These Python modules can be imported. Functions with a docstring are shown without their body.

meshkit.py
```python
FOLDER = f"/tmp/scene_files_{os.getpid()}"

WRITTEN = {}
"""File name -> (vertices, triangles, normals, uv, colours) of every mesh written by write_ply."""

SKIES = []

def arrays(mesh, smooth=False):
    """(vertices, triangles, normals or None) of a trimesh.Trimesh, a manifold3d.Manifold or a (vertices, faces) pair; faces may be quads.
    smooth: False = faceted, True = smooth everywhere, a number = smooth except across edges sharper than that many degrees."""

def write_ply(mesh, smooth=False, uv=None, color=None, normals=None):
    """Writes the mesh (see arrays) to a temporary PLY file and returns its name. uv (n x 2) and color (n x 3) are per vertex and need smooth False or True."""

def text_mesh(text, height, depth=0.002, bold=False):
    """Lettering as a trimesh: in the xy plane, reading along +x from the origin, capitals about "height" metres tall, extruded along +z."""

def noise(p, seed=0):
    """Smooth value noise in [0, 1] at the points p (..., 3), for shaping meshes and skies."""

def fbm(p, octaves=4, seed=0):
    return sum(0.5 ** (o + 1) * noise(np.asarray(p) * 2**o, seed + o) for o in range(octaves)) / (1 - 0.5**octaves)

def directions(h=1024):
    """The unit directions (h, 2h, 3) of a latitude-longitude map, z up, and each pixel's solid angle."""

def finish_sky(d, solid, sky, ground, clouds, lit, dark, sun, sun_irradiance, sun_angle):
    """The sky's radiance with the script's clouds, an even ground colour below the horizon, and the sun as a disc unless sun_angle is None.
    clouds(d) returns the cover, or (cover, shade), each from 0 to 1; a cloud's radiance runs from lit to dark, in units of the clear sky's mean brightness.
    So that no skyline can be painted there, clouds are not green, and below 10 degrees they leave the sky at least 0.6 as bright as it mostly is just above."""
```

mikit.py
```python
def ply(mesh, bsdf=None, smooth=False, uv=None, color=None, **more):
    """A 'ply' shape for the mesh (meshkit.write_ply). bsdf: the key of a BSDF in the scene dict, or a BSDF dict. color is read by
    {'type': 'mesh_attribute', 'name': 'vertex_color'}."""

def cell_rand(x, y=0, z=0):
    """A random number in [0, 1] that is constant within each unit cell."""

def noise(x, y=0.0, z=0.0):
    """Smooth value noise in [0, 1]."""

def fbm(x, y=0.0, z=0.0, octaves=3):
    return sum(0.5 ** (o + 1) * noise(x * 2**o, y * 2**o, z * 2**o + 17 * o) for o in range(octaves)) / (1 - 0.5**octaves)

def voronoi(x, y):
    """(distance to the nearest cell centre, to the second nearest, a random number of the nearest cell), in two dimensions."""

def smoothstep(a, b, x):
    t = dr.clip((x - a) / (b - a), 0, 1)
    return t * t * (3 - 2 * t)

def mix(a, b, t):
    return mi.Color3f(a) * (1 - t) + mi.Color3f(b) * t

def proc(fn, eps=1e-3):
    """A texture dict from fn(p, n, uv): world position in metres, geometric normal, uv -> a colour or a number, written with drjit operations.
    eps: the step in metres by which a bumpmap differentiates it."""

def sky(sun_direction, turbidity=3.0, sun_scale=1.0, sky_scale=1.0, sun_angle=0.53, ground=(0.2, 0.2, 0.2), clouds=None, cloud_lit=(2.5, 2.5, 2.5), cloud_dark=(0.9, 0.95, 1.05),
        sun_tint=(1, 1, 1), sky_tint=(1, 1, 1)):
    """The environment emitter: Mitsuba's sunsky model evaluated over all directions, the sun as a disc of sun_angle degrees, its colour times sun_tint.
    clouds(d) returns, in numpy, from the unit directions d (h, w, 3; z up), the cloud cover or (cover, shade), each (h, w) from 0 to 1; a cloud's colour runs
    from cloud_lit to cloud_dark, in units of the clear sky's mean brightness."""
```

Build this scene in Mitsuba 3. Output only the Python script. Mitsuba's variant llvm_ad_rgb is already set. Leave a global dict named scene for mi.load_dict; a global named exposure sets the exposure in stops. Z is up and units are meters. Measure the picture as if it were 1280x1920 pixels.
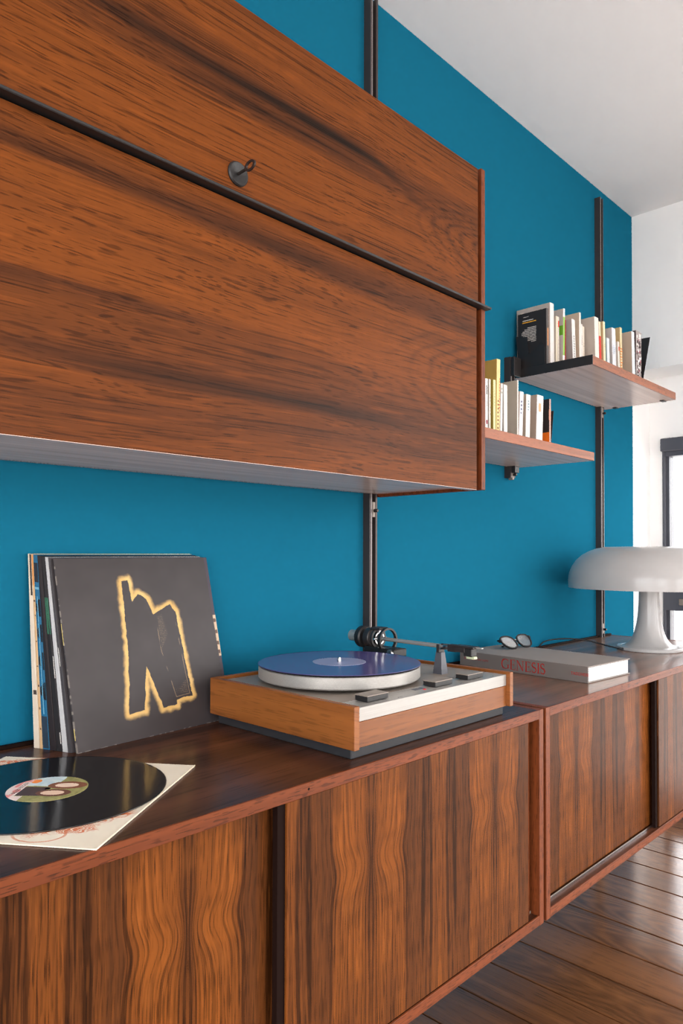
import math, random
import numpy as np, trimesh, mitsuba as mi, drjit as dr
import mikit, meshkit
from mikit import noise, fbm, smoothstep, mix, cell_rand, proc
from shapely.geometry import Polygon, LineString, Point, box as sbox
from shapely.ops import unary_union
from shapely import affinity

random.seed(7)
T4 = mi.ScalarTransform4f
scene, labels = {}, {}

# ---------------------------------------------------------------- camera, sky, exposure
exposure = 2.7
scene['camera'] = {
    'type': 'perspective', 'fov': 51.0915, 'fov_axis': 'x', 'near_clip': 0.05, 'far_clip': 100.0,
    'principal_point_offset_y': -0.02765,
    'to_world': T4().look_at(origin=[0, -1.19, 1.10], target=[0.718115, -0.494308, 1.118004], up=[-0.014602, -0.010803, 0.999835]),
}
SKY = 7.0
scene['sky'] = mikit.sky([0.5, -0.6, 0.62], turbidity=5.0, sun_angle=None, sky_scale=SKY, ground=(0.54, 0.54, 0.54),
                         clouds=lambda d: np.full(d.shape[:2], 0.93), cloud_lit=(1.02, 1.0, 0.99), cloud_dark=(1.0, 1.0, 1.0))


# ---------------------------------------------------------------- helpers
def lin(r, g=None, b=None):
    c = np.array([r, g, b] if g is not None else r, float) / 255.0
    return np.where(c <= 0.04045, c / 12.92, ((c + 0.055) / 1.055) ** 2.4)


def L(*c):
    return [float(v) for v in lin(*c)]


def key_for(name, parent=None):
    base = (parent + '__' + name) if parent else name
    k, i = base, 0
    while k in used:
        i += 1
        k = f'{base}_{i:03d}'
    used.add(k)
    return k


used = set()


def thing(name, label, cat, group=None):
    k = key_for(name)
    labels[k] = {'label': label, 'category': cat}
    if group:
        labels[k]['group'] = group
    return k


def put(name, mesh, bsdf, parent=None, color=None, smooth=False, uv=None, label=None, kind=None, cat=None, m=None, **more):
    k = key_for(name, parent)
    if m is not None:
        mesh = mesh.copy()
        mesh.apply_transform(m)
    if color is not None:
        c = np.asarray(color, float)
        if c.ndim == 1:
            c = np.tile(c, (len(mesh.vertices), 1))
        color = c
    scene[k] = mikit.ply(mesh, bsdf, smooth=smooth, uv=uv, color=color, **more)
    d = {}
    if label:
        d['label'] = label
    if kind:
        d['kind'] = kind
    if cat:
        d['category'] = cat
    if d:
        labels[k] = d
    return k


def struct(name, mesh, bsdf, label=None, smooth=False, uv=None):
    return put(name, mesh, bsdf, kind='structure', label=label, smooth=smooth, uv=uv)


def cbox(x0, x1, y0, y1, z0, z1, b=0.0):
    """box with chamfered edges (hull of 24 points), or a plain box"""
    if b <= 0:
        m = trimesh.creation.box((x1 - x0, y1 - y0, z1 - z0))
        m.apply_translation(((x0 + x1) / 2, (y0 + y1) / 2, (z0 + z1) / 2))
        return m
    P = []
    for x, sx in ((x0, 1), (x1, -1)):
        for y, sy in ((y0, 1), (y1, -1)):
            for z, sz in ((z0, 1), (z1, -1)):
                P += [(x + sx * b, y + sy * b, z), (x + sx * b, y, z + sz * b), (x, y + sy * b, z + sz * b)]
    return trimesh.Trimesh(P).convex_hull


def cat(*ms):
    return trimesh.util.concatenate([m for m in ms])


def extr(poly, d):
    gs = getattr(poly, 'geoms', [poly])
    return cat(*[trimesh.creation.extrude_polygon(g, d, engine='earcut') for g in gs])


def lathe(prof, n=64, center=(0, 0, 0)):
    m = trimesh.creation.revolve(np.array(prof, float), sections=n)
    m.apply_translation(center)
    return m


def tube(pts, r, n=12, cap=True):
    pts = np.asarray(pts, float)
    rs = np.full(len(pts), r) if np.isscalar(r) else np.asarray(r, float)
    tg = np.gradient(pts, axis=0)
    tg /= np.linalg.norm(tg, axis=1, keepdims=True)
    ref = np.array([0, 0, 1.0]) if abs(tg[0][2]) < 0.9 else np.array([1.0, 0, 0])
    V, F = [], []
    nn = np.cross(tg[0], ref)
    for i in range(len(pts)):
        nn = nn - tg[i] * (nn @ tg[i])
        nn /= np.linalg.norm(nn)
        bb = np.cross(tg[i], nn)
        a = np.arange(n) * 2 * np.pi / n
        V.append(pts[i] + rs[i] * (np.cos(a)[:, None] * nn + np.sin(a)[:, None] * bb))
    V = np.vstack(V)
    for i in range(len(pts) - 1):
        for j in range(n):
            a, b_, c, d = i * n + j, i * n + (j + 1) % n, (i + 1) * n + (j + 1) % n, (i + 1) * n + j
            F += [(a, b_, c), (a, c, d)]
    if cap:
        V = np.vstack([V, pts[0], pts[-1]])
        for j in range(n):
            F += [(len(V) - 2, (j + 1) % n, j), (len(V) - 1, (len(pts) - 1) * n + j, (len(pts) - 1) * n + (j + 1) % n)]
    m = trimesh.Trimesh(V, F, process=False)
    m.fix_normals()
    return m


def cyl(p0, p1, r, n=32, b=0.0):
    """capped cylinder from p0 to p1 with a small chamfer"""
    p0, p1 = np.asarray(p0, float), np.asarray(p1, float)
    h = np.linalg.norm(p1 - p0)
    b = min(b, h * .45, r * .45)
    pr = [(0, 0), (r - b, 0), (r, b), (r, h - b), (r - b, h), (0, h)] if b else [(0, 0), (r, 0), (r, h), (0, h)]
    m = trimesh.creation.revolve(np.array(pr), sections=n)
    m.apply_transform(trimesh.geometry.align_vectors([0, 0, 1], (p1 - p0) / h))
    m.apply_translation(p0)
    return m


def frame_m(o, ex, ey, ez):
    m = np.eye(4)
    m[:3, 0], m[:3, 1], m[:3, 2], m[:3, 3] = ex, ey, ez, o
    return m


def rotz(a, o=(0, 0, 0)):
    return trimesh.transformations.rotation_matrix(a, [0, 0, 1], o)


def spline(pts, n=40):
    from scipy.interpolate import CubicSpline
    pts = np.asarray(pts, float)
    d = np.r_[0, np.cumsum(np.linalg.norm(np.diff(pts, axis=0), axis=1))]
    return CubicSpline(d, pts)(np.linspace(0, d[-1], n))


def uvflag(mesh, u, v=0.0):
    return np.tile([float(u), float(v)], (len(mesh.vertices), 1))


# ---------------------------------------------------------------- materials
def two(b):
    return {'type': 'twosided', 'bsdf': b}


def princ(color, rough=0.5, spec=0.5, **k):
    c = color if isinstance(color, dict) else {'type': 'rgb', 'value': list(map(float, color))}
    return {'type': 'principled', 'base_color': c, 'roughness': rough, 'specular': spec, **k}


C3 = lambda *c: mi.Color3f(*L(*c))


def gauss(x, s):
    return dr.exp(-dr.square(x / s))


def tex_rosewood_h(p, n, uv):
    x, z = p.x, p.z
    w = fbm(x * 1.7 + 3.1, z * 7.0, 0.0, octaves=3) - 0.5
    zz = z + 0.030 * w
    pores = noise(x * 26.0 + 40 * w, zz * 560.0)
    pores2 = noise(x * 11.0, zz * 250.0, 7.0)
    pores3 = noise(x * 60.0, zz * 900.0, 3.0)
    band = fbm(x * 0.55, zz * 30.0, 5.0, octaves=4)
    broad = fbm(x * 0.9 + 9, zz * 9.0, 2.0, octaves=3)
    # dark heartwood streaks
    zu = 1.829 - 0.012 * smoothstep(0.75, 1.25, x) - 0.10 * smoothstep(0.95, 1.35, x)
    s = 0.95 * gauss(zz - zu, 0.013) * smoothstep(0.25, 0.5, x) * (1 - 0.85 * smoothstep(0.85, 1.2, x))
    s += 0.55 * gauss(zz - zu + 0.030, 0.009) * smoothstep(0.5, 0.7, x) * (1 - smoothstep(0.8, 1.1, x))
    s += 0.80 * gauss(zz - 1.597, 0.014) * (1 - 0.7 * smoothstep(0.75, 1.1, x))
    s += 0.9 * gauss(zz - 1.352, 0.013) * smoothstep(0.15, 0.5, x) * (1 - 0.75 * smoothstep(0.85, 1.2, x))
    s += 0.35 * gauss(zz - 1.43 - 0.03 * x, 0.010) * (1 - smoothstep(0.6, 1.0, x))
    s += 0.45 * gauss(zz - 1.70, 0.012) * (1 - smoothstep(0.1, 0.6, x))
    s = s * (0.62 + 0.6 * band + 0.25 * (pores2 - 0.5))
    # crown figure towards the right end: nested tongues pointing left
    xr = x + 0.05 * w
    tongue = lambda x0, z0, a, b: dr.sqrt(dr.square((xr - x0) / a) + dr.square((z + 0.02 * w - z0) / b))
    r1, r2 = tongue(1.50, 1.470, 0.62, 0.135), tongue(1.46, 1.760, 0.5, 0.11)
    rr = dr.select(z > 1.64, r2, r1)
    ring = 0.5 + 0.5 * dr.sin(rr * 64.0 + 12.0 * (fbm(x * 3, z * 16, 1.0, octaves=2) - 0.5))
    ring = ring * ring * ring
    crown = 0.6 * ring * smoothstep(1.02, 0.55, rr) * smoothstep(0.85, 1.15, x)
    t = dr.clip(0.20 + 0.48 * (band - 0.5) + 0.28 * (broad - 0.5) + 0.60 * s + 0.30 * crown, 0, 1)
    col = mix(C3(110, 57, 20), C3(77, 40, 18), smoothstep(0.05, 0.45, t))
    col = mix(col, C3(33, 20, 13), smoothstep(0.38, 0.95, t))
    dark = smoothstep(0.62, 0.86, pores) * 0.42 + smoothstep(0.60, 0.9, pores2) * 0.18 + smoothstep(0.6, 0.9, pores3) * 0.16
    light = smoothstep(0.66, 0.95, noise(x * 18.0 + 5, zz * 420.0, 9.0)) * 0.22 * (1 - smoothstep(0.3, 0.7, t))
    col = col * (1 - dark)
    return mix(col, C3(142, 74, 28), light)


def tex_rosewood_v(p, n, uv):
    """book-matched sliding door veneer: mirrored leaves about vertical seams, lines pinched at a knot height"""
    x, z = p.x, p.z
    base = dr.select(x < 0.6375, 0.4984, dr.select(x < 1.327, 0.8058, 1.520))
    seam = base + 0.342 * dr.round((x - base) / 0.342)
    m = dr.abs(x - seam)
    z0 = 0.640
    lr = dr.select(x < seam, 0.0, 0.004)                       # leaves are not perfect twins
    w = fbm(m * 7.0 + lr * 60, z * 3.2, 4.0, octaves=3) - 0.5
    c = m + (0.020 * gauss(z - z0, 0.030) + 0.007 * gauss(z - z0, 0.12)) * (1.0 - dr.exp(-m / 0.012)) * gauss(m, 0.075)
    c = c + 0.016 * w + 0.003 * (fbm(m * 30, z * 9, 1.0, octaves=2) - 0.5)
    lines = noise(c * 300.0, z * 3.5, 2.0)
    lines2 = noise(c * 130.0, z * 2.0, 6.0)
    broad = fbm(c * 22.0, z * 1.4, 3.0, octaves=4)
    fine = noise(c * 620.0, z * 30.0, 1.0)
    fine2 = noise(x * 900.0, z * 45.0, 4.0)
    t = 0.34 + 0.50 * (broad - 0.5) + 0.24 * (lines2 - 0.5) + 0.18 * (noise(c * 420.0, z * 5.0, 9.0) - 0.5)
    # lighter wings on both sides of the knot
    wing = gauss(z - z0 + 0.004 + 0.25 * (m - 0.03), 0.018) * gauss(m - 0.042, 0.020) + 0.6 * gauss(z - z0 - 0.055, 0.035) * gauss(m - 0.060, 0.022)
    wing = wing + 0.5 * gauss(z - z0 + 0.12, 0.05) * gauss(m - 0.035, 0.018)
    heart = gauss(m, 0.016) * (0.25 + 0.5 * gauss(z - z0, 0.10)) + 0.25 * gauss(m - 0.110, 0.035)
    t = dr.clip(t - 0.55 * wing + 0.40 * heart, 0, 1)
    col = mix(C3(118, 64, 24), C3(86, 46, 19), smoothstep(0.05, 0.5, t))
    col = mix(col, C3(54, 32, 18), smoothstep(0.42, 0.95, t))
    vein = smoothstep(0.64, 0.80, lines) * (0.20 + 0.6 * broad) + smoothstep(0.72, 0.86, noise(c * 95.0, z * 1.2, 6.0)) * 0.35
    col = col * (1 - 0.85 * dr.clip(vein, 0, 0.75))
    col = col * (1 - 0.40 * smoothstep(0.6, 0.9, fine) - 0.24 * smoothstep(0.6, 0.9, fine2))
    return mix(col, C3(160, 92, 40), 0.24 * smoothstep(0.66, 0.92, noise(c * 430.0, z * 22.0, 8.0)) * (1 - t))


def tex_top(p, n, uv):
    x, y = p.x, p.y + 0.35 * p.z
    w = fbm(x * 1.2, y * 5.0, 2.0, octaves=3) - 0.5
    yy = y + 0.03 * w
    band = fbm(x * 0.5, yy * 28.0, 1.0, octaves=4)
    po = noise(x * 22.0, yy * 480.0)
    t = dr.clip(0.5 + 1.3 * (band - 0.5), 0, 1)
    col = mix(C3(90, 54, 38), C3(42, 27, 20), t)
    return col * (1 - 0.3 * smoothstep(0.6, 0.9, po))


def tex_top_glare(p, n, uv):
    return dr.minimum(tex_top(p, n, uv) * 1.5 + mi.Color3f(0.060, 0.042, 0.032), 1.0)  # pale wall reflection and glare lifted into the base colour


def tex_under_reflect(p, n, uv):  # pale grey base colour stands for wall reflections on the undersides
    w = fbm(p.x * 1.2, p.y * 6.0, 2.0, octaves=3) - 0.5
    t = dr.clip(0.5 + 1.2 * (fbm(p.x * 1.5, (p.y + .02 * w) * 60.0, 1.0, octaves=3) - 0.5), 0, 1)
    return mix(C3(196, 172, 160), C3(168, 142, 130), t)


def tex_mahogany(p, n, uv):
    up = uv.x > 0.5
    g = dr.select(up, p.z, p.x)
    a = dr.select(up, p.x, p.z) + uv.y
    b = p.y
    w = fbm(g * 2.2, a * 20, b * 20, octaves=2) - 0.5
    band = noise(g * 2.0, (a + .01 * w) * 160.0, b * 120.0)
    po = noise(g * 75.0, a * 700.0, b * 500.0)
    po2 = noise(g * 40.0 + 5, a * 420.0, b * 300.0)
    col = mix(C3(120, 60, 30), C3(92, 44, 21), band)
    return col * (1 - 0.42 * smoothstep(0.62, 0.85, po) - 0.18 * smoothstep(0.6, 0.9, po2))


def tex_edge_glare(p, n, uv):
    return tex_mahogany(p, n, uv) * 1.35 + mi.Color3f(0.075, 0.060, 0.050)  # glare on the shelf edges painted in as a lighter tone


def tex_teak(p, n, uv):
    along_y = uv.x > 0.5
    g = dr.select(along_y, p.y, p.x)
    a = p.z + 0.3 * dr.select(along_y, p.x, p.y)
    w = fbm(g * 2.0, a * 14, 3.0, octaves=3) - 0.5
    aa = a + 0.02 * w
    band = fbm(g * 0.8, aa * 36.0, 2.0, octaves=4)
    po = noise(g * 30.0, aa * 620.0)
    streak = smoothstep(0.60, 0.75, noise(g * 1.2 + 4, aa * 34.0, 5.0)) * 0.35
    t = dr.clip(0.42 + 1.1 * (band - 0.5) + streak, 0, 1)
    col = mix(C3(146, 86, 38), C3(98, 53, 22), t)
    return col * (1 - 0.22 * smoothstep(0.6, 0.9, po))


PW, PX0 = 0.1490, 1.3787


def tex_oak(p, n, uv):
    k = dr.floor((p.x - PX0) / PW)
    r, r2 = cell_rand(k, 3, 1), cell_rand(k, 8, 2)
    x, y = p.x - (PX0 + (k + 0.5) * PW), p.y + 5.3 * r
    w = fbm(x * 12.0, y * 2.0, k * 1.7, octaves=3) - 0.5
    r_ = dr.sqrt(dr.square((x + 0.03 * (r2 - .5)) * 8.0) + dr.square((dr.abs(y - 2.0 * dr.round(y / 2.0))) * 0.9)) + 0.16 * w
    ring = 0.5 + 0.5 * dr.sin(r_ * 95.0)
    str_ = fbm(x * 55.0 + k * 3, y * 0.9, 2.0, octaves=3)
    po = noise(x * 520.0, y * 26.0, k)
    t = dr.clip(0.35 + 0.45 * (ring - 0.5) * smoothstep(0.25, 0.6, r2) + 0.8 * (str_ - 0.5), 0, 1)
    col = mix(C3(120, 78, 47), C3(68, 42, 27), t) * (0.82 + 0.36 * r)
    return col * (1 - 0.28 * smoothstep(0.62, 0.9, po))


def tex_alu(p, n, uv):
    s = noise(p.x * 12.0, p.y * 900.0, p.z * 900.0)
    s2 = fbm(p.x * 14, p.y * 14, p.z * 14, octaves=3)
    return mix(C3(146, 143, 138), C3(172, 169, 164), dr.clip(0.55 * s + 0.5 * s2, 0, 1))


def tex_vinyl_rough(p, n, uv):
    r = dr.sqrt(dr.square(uv.x) + dr.square(uv.y))
    return dr.select((r > 0.058) & (r < 0.147), 0.13 + 0.04 * noise(r * 900.0), 0.10)


def sd_poly(u, v, pts):
    """signed distance to a convex or concave polygon (negative inside)"""
    d = mi.Float(9.0)
    s = mi.Float(1.0)
    n = len(pts)
    for i in range(n):
        ax, ay = pts[i]
        bx, by = pts[i - 1]
        ex, ey = bx - ax, by - ay
        wx, wy = u - ax, v - ay
        t = dr.clip((wx * ex + wy * ey) / (ex * ex + ey * ey), 0, 1)
        d = dr.minimum(d, dr.square(wx - ex * t) + dr.square(wy - ey * t))
        c1, c2, c3 = v >= ay, v < by, (ex * wy) > (ey * wx)
        s = dr.select((c1 & c2 & c3) | (~c1 & ~c2 & ~c3), -s, s)
    return s * dr.sqrt(d)


ART = [[(0.385, 0.868), (0.425, 0.872), (0.440, 0.70), (0.440, 0.50), (0.372, 0.50)],
       [(0.430, 0.745), (0.480, 0.790), (0.530, 0.760), (0.570, 0.66), (0.590, 0.40), (0.640, 0.145), (0.545, 0.140), (0.470, 0.400), (0.420, 0.145), (0.325, 0.140), (0.360, 0.40), (0.385, 0.60)],
       [(0.565, 0.668), (0.690, 0.718), (0.722, 0.672), (0.752, 0.178), (0.630, 0.170), (0.570, 0.46)]]


def tex_cover(p, n, uv):
    u, v = uv.x, uv.y
    wob = 0.012 * (fbm(u * 34, v * 34, 2.0, octaves=3) - 0.5)
    d = mi.Float(9.0)
    for q in ART:
        d = dr.minimum(d, sd_poly(u, v, q))
    d = d + wob
    halo = smoothstep(0.0, 0.0025, d) * smoothstep(0.040, 0.012, d + 0.6 * wob)
    slab = sd_poly(u, v, ART[2])
    weave = (0.5 + 0.5 * dr.sin(u * 700)) * (0.5 + 0.5 * dr.sin(v * 620)) * noise(u * 160, v * 160)
    patch = smoothstep(0.40, 0.50, noise(u * 9 + 1, v * 9)) * smoothstep(-0.020, -0.026, slab)
    frame = smoothstep(0.0035, 0.0015, dr.abs(slab + 0.014)) * smoothstep(0.3, 0.5, noise(u * 20, v * 20, 4.0))
    base = mix(C3(50, 45, 46), C3(60, 54, 55), fbm(u * 6, v * 6, 1.0, octaves=3))
    base = mix(base, C3(150, 126, 98), dr.clip(0.8 * patch * weave + 0.5 * frame, 0, 1))
    edge = smoothstep(0.006, 0.0, dr.minimum(u, v)) * smoothstep(0.5, 0.7, noise(u * 60, v * 60)) * 0.5
    base = mix(base, C3(150, 140, 130), edge)
    return mix(base, mix(C3(212, 176, 114), C3(192, 152, 84), fbm(u * 14, v * 14, 3.0, octaves=2)), halo)


def tex_label(p, n, uv):
    """generic colour-patch record label; uv in units of its radius"""
    a, b = uv.x, uv.y
    w = 0.09 * (fbm(a * 5, b * 5, 1.0, octaves=3) - 0.5)
    r = dr.sqrt(a * a + b * b)
    col = mix(C3(168, 158, 104), C3(118, 116, 66), fbm(a * 9, b * 9, 4.0, octaves=3))
    ell = lambda cx, cy, rx, ry: dr.sqrt(dr.square((a - cx) / rx) + dr.square((b - cy) / ry)) + w
    band = (a < 0.15 + 0.5 * w) & (b > 0.20 + w)
    col = dr.select(band, mix(C3(176, 196, 204), C3(206, 214, 210), noise(a * 9, b * 14)), col)
    col = dr.select((a < -0.0) & (b < 0.12 + w) & (b > -0.55), C3(72, 52, 50), col)
    col = dr.select(ell(0.42, 0.28, 0.50, 0.30) < 1, C3(126, 78, 56), col)
    col = dr.select(ell(0.40, 0.28, 0.30, 0.17) < 1, C3(224, 196, 174), col)
    col = dr.select(ell(0.28, -0.32, 0.44, 0.27) < 1, C3(104, 66, 52), col)
    col = dr.select(ell(0.25, -0.32, 0.30, 0.17) < 1, C3(222, 188, 164), col)
    col = dr.select(ell(-0.52, 0.58, 0.13, 0.16) < 1, C3(232, 132, 62), col)
    strip = (a < -0.62) | ((a < -0.40) & (b < -0.58))
    col = dr.select(strip, mix(C3(226, 204, 196), C3(214, 130, 124), smoothstep(0.5, 0.7, noise(a * 7 + 2, b * 5))), col)
    tick = (a > -0.78) & (a < -0.66) & (dr.abs(b) < 0.5) & (dr.sin(b * 60) > 0.2)
    col = dr.select(tick, C3(96, 80, 76), col)
    return dr.select(r < 0.075, C3(20, 20, 20), col)


def tex_paper(p, n, uv):
    """cream inner sleeve with an abstract rust-coloured line drawing along one edge; uv in units of its side"""
    u, v = uv.x, uv.y
    col = mix(C3(224, 213, 194), C3(214, 202, 182), fbm(u * 5, v * 5, 1.0, octaves=3))
    w = fbm(u * 13, v * 13, 2.0, octaves=3)
    d = dr.sqrt(dr.square(u - 0.557) + dr.square(v - 0.513))
    along = u - v
    body = smoothstep(0.575, 0.545, d + 0.12 * (w - 0.5)) * smoothstep(-0.30, -0.18, along) * smoothstep(0.38, 0.30, along)
    hatch = smoothstep(0.30, 0.62, 0.5 + 0.5 * dr.sin(170.0 * (d + 0.45 * w) + 40.0 * along))
    loop = smoothstep(0.008, 0.003, dr.abs(dr.sqrt(dr.square((u - 0.10) * 1.2) + dr.square(v - 0.27)) - 0.085 - 0.02 * w)) * smoothstep(0.50, 0.53, d)
    ink = dr.clip(body * (0.15 + 0.85 * hatch) + 0.7 * loop, 0, 1)
    return mix(col, C3(190, 92, 44), ink * 0.9)


def tex_wall_blue(p, n, uv):
    return mi.Color3f(*L(23, 101, 129)) * (0.985 + 0.03 * fbm(p.x * 40, p.y * 40, p.z * 40, octaves=2))


M = scene
M['m_blue_paint'] = two({'type': 'diffuse', 'reflectance': proc(tex_wall_blue)})
M['m_white_paint'] = two({'type': 'diffuse', 'reflectance': {'type': 'rgb', 'value': [0.91, 0.91, 0.90]}})
M['m_ceiling'] = two({'type': 'diffuse', 'reflectance': {'type': 'rgb', 'value': [0.86, 0.85, 0.84]}})
M['m_rosewood_h'] = two(princ(proc(tex_rosewood_h), 0.40, 0.09))
M['m_rosewood_v'] = two(princ(proc(tex_rosewood_v), 0.38, 0.09))
M['m_top'] = two(princ(proc(tex_top), 0.24, 0.22))
M['m_under_reflect'] = two(princ(proc(tex_under_reflect), 0.22, 0.22))
M['m_top_glare'] = two(princ(proc(tex_top_glare), 0.20, 0.25))
M['m_mahogany'] = two(princ(proc(tex_mahogany), 0.40, 0.20))
M['m_edge_glare'] = two(princ(proc(tex_edge_glare), 0.40, 0.3))
M['m_teak'] = two(princ(proc(tex_teak), 0.42, 0.4))
M['m_oak'] = two(princ(proc(tex_oak), 0.20, 0.95))
M['m_alu'] = two(princ(proc(tex_alu), 0.38, 0.5, metallic=0.4))
M['m_alu_paint'] = two(princ(L(134, 124, 115), 0.45, 0.4, metallic=0.12))
M['m_chrome'] = two(princ(L(205, 205, 205), 0.16, 0.5, metallic=1.0))
M['m_arm'] = two(princ(L(172, 168, 163), 0.3, 0.5, metallic=0.55))
M['m_strip'] = two(princ(L(126, 118, 117), 0.4, 0.5, metallic=0.3))
M['m_key'] = two(princ(L(46, 40, 38), 0.35, 0.4, metallic=0.3))
M['m_rail'] = two(princ(L(62, 55, 54), 0.45, 0.5, metallic=0.2))
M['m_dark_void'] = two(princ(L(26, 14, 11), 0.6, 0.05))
M['m_black_metal'] = two(princ(L(38, 34, 34), 0.4, 0.5))
M['m_black'] = two(princ(L(26, 25, 26), 0.45, 0.5))
M['m_base_black'] = two(princ(L(40, 40, 43), 0.55, 0.4))
M['m_vinyl'] = two(princ(L(16, 15, 16), proc(tex_vinyl_rough), 0.6))
M['m_vinyl_blue'] = two(princ(L(72, 66, 112), proc(tex_vinyl_rough), 0.40))  # greyed base colour imitates a pale wall mirrored in the disc
M['m_vinyl_label'] = two(princ(L(128, 126, 156), 0.32, 0.5))
M['m_cover'] = two(princ(proc(tex_cover), 0.5, 0.35))
M['m_label'] = two(princ(proc(tex_label), 0.45, 0.4))
M['m_paper_sleeve'] = two(princ(proc(tex_paper), 0.6, 0.3))
VC = {'type': 'mesh_attribute', 'name': 'vertex_color'}
M['m_print'] = two(princ(VC, 0.55, 0.35))
M['m_plain'] = two(princ(VC, 0.38, 0.5))
M['m_lamp'] = two(princ(L(170, 167, 165), 0.16, 0.5))
M['m_frame'] = two(princ(L(74, 76, 84), 0.4, 0.5))
M['m_lens'] = {'type': 'blendbsdf', 'weight': 0.55, 'a': {'type': 'thindielectric', 'int_ior': 1.5},
               'b': two({'type': 'roughconductor', 'alpha': 0.06, 'specular_reflectance': {'type': 'rgb', 'value': [0.9, 0.9, 0.9]}})}
M['m_pane'] = {'type': 'thindielectric', 'int_ior': 1.5}
M['m_fabric_white'] = two(princ(L(236, 236, 236), 0.9, 0.2))

# ---------------------------------------------------------------- room shell
XW, XL, YB, ZC = 2.963, -1.45, -4.6, 2.505
struct('wall_left', cbox(XL, XW, 0.0, 0.2, 0.0, 2.62), 'm_blue_paint', 'bright petrol blue painted wall behind the shelving')
struct('ceiling', cbox(XL - .2, 3.3, YB - .3, 0.2, ZC, ZC + .15), 'm_ceiling', 'plain white ceiling')
struct('wall_near', cat(cbox(XL - .2, XL, -0.55, 0.2, 0, ZC), cbox(XL - .2, XL, -4.3, -0.55, 2.35, ZC), cbox(XL - .2, XL, YB - .25, -4.3, 0, ZC), cbox(XL - .2, XL, -2.5, -2.35, 0, 2.35)), 'm_white_paint', 'unseen white wall with tall openings added to let daylight in')  # openings put in to throw light on the far wall
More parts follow.
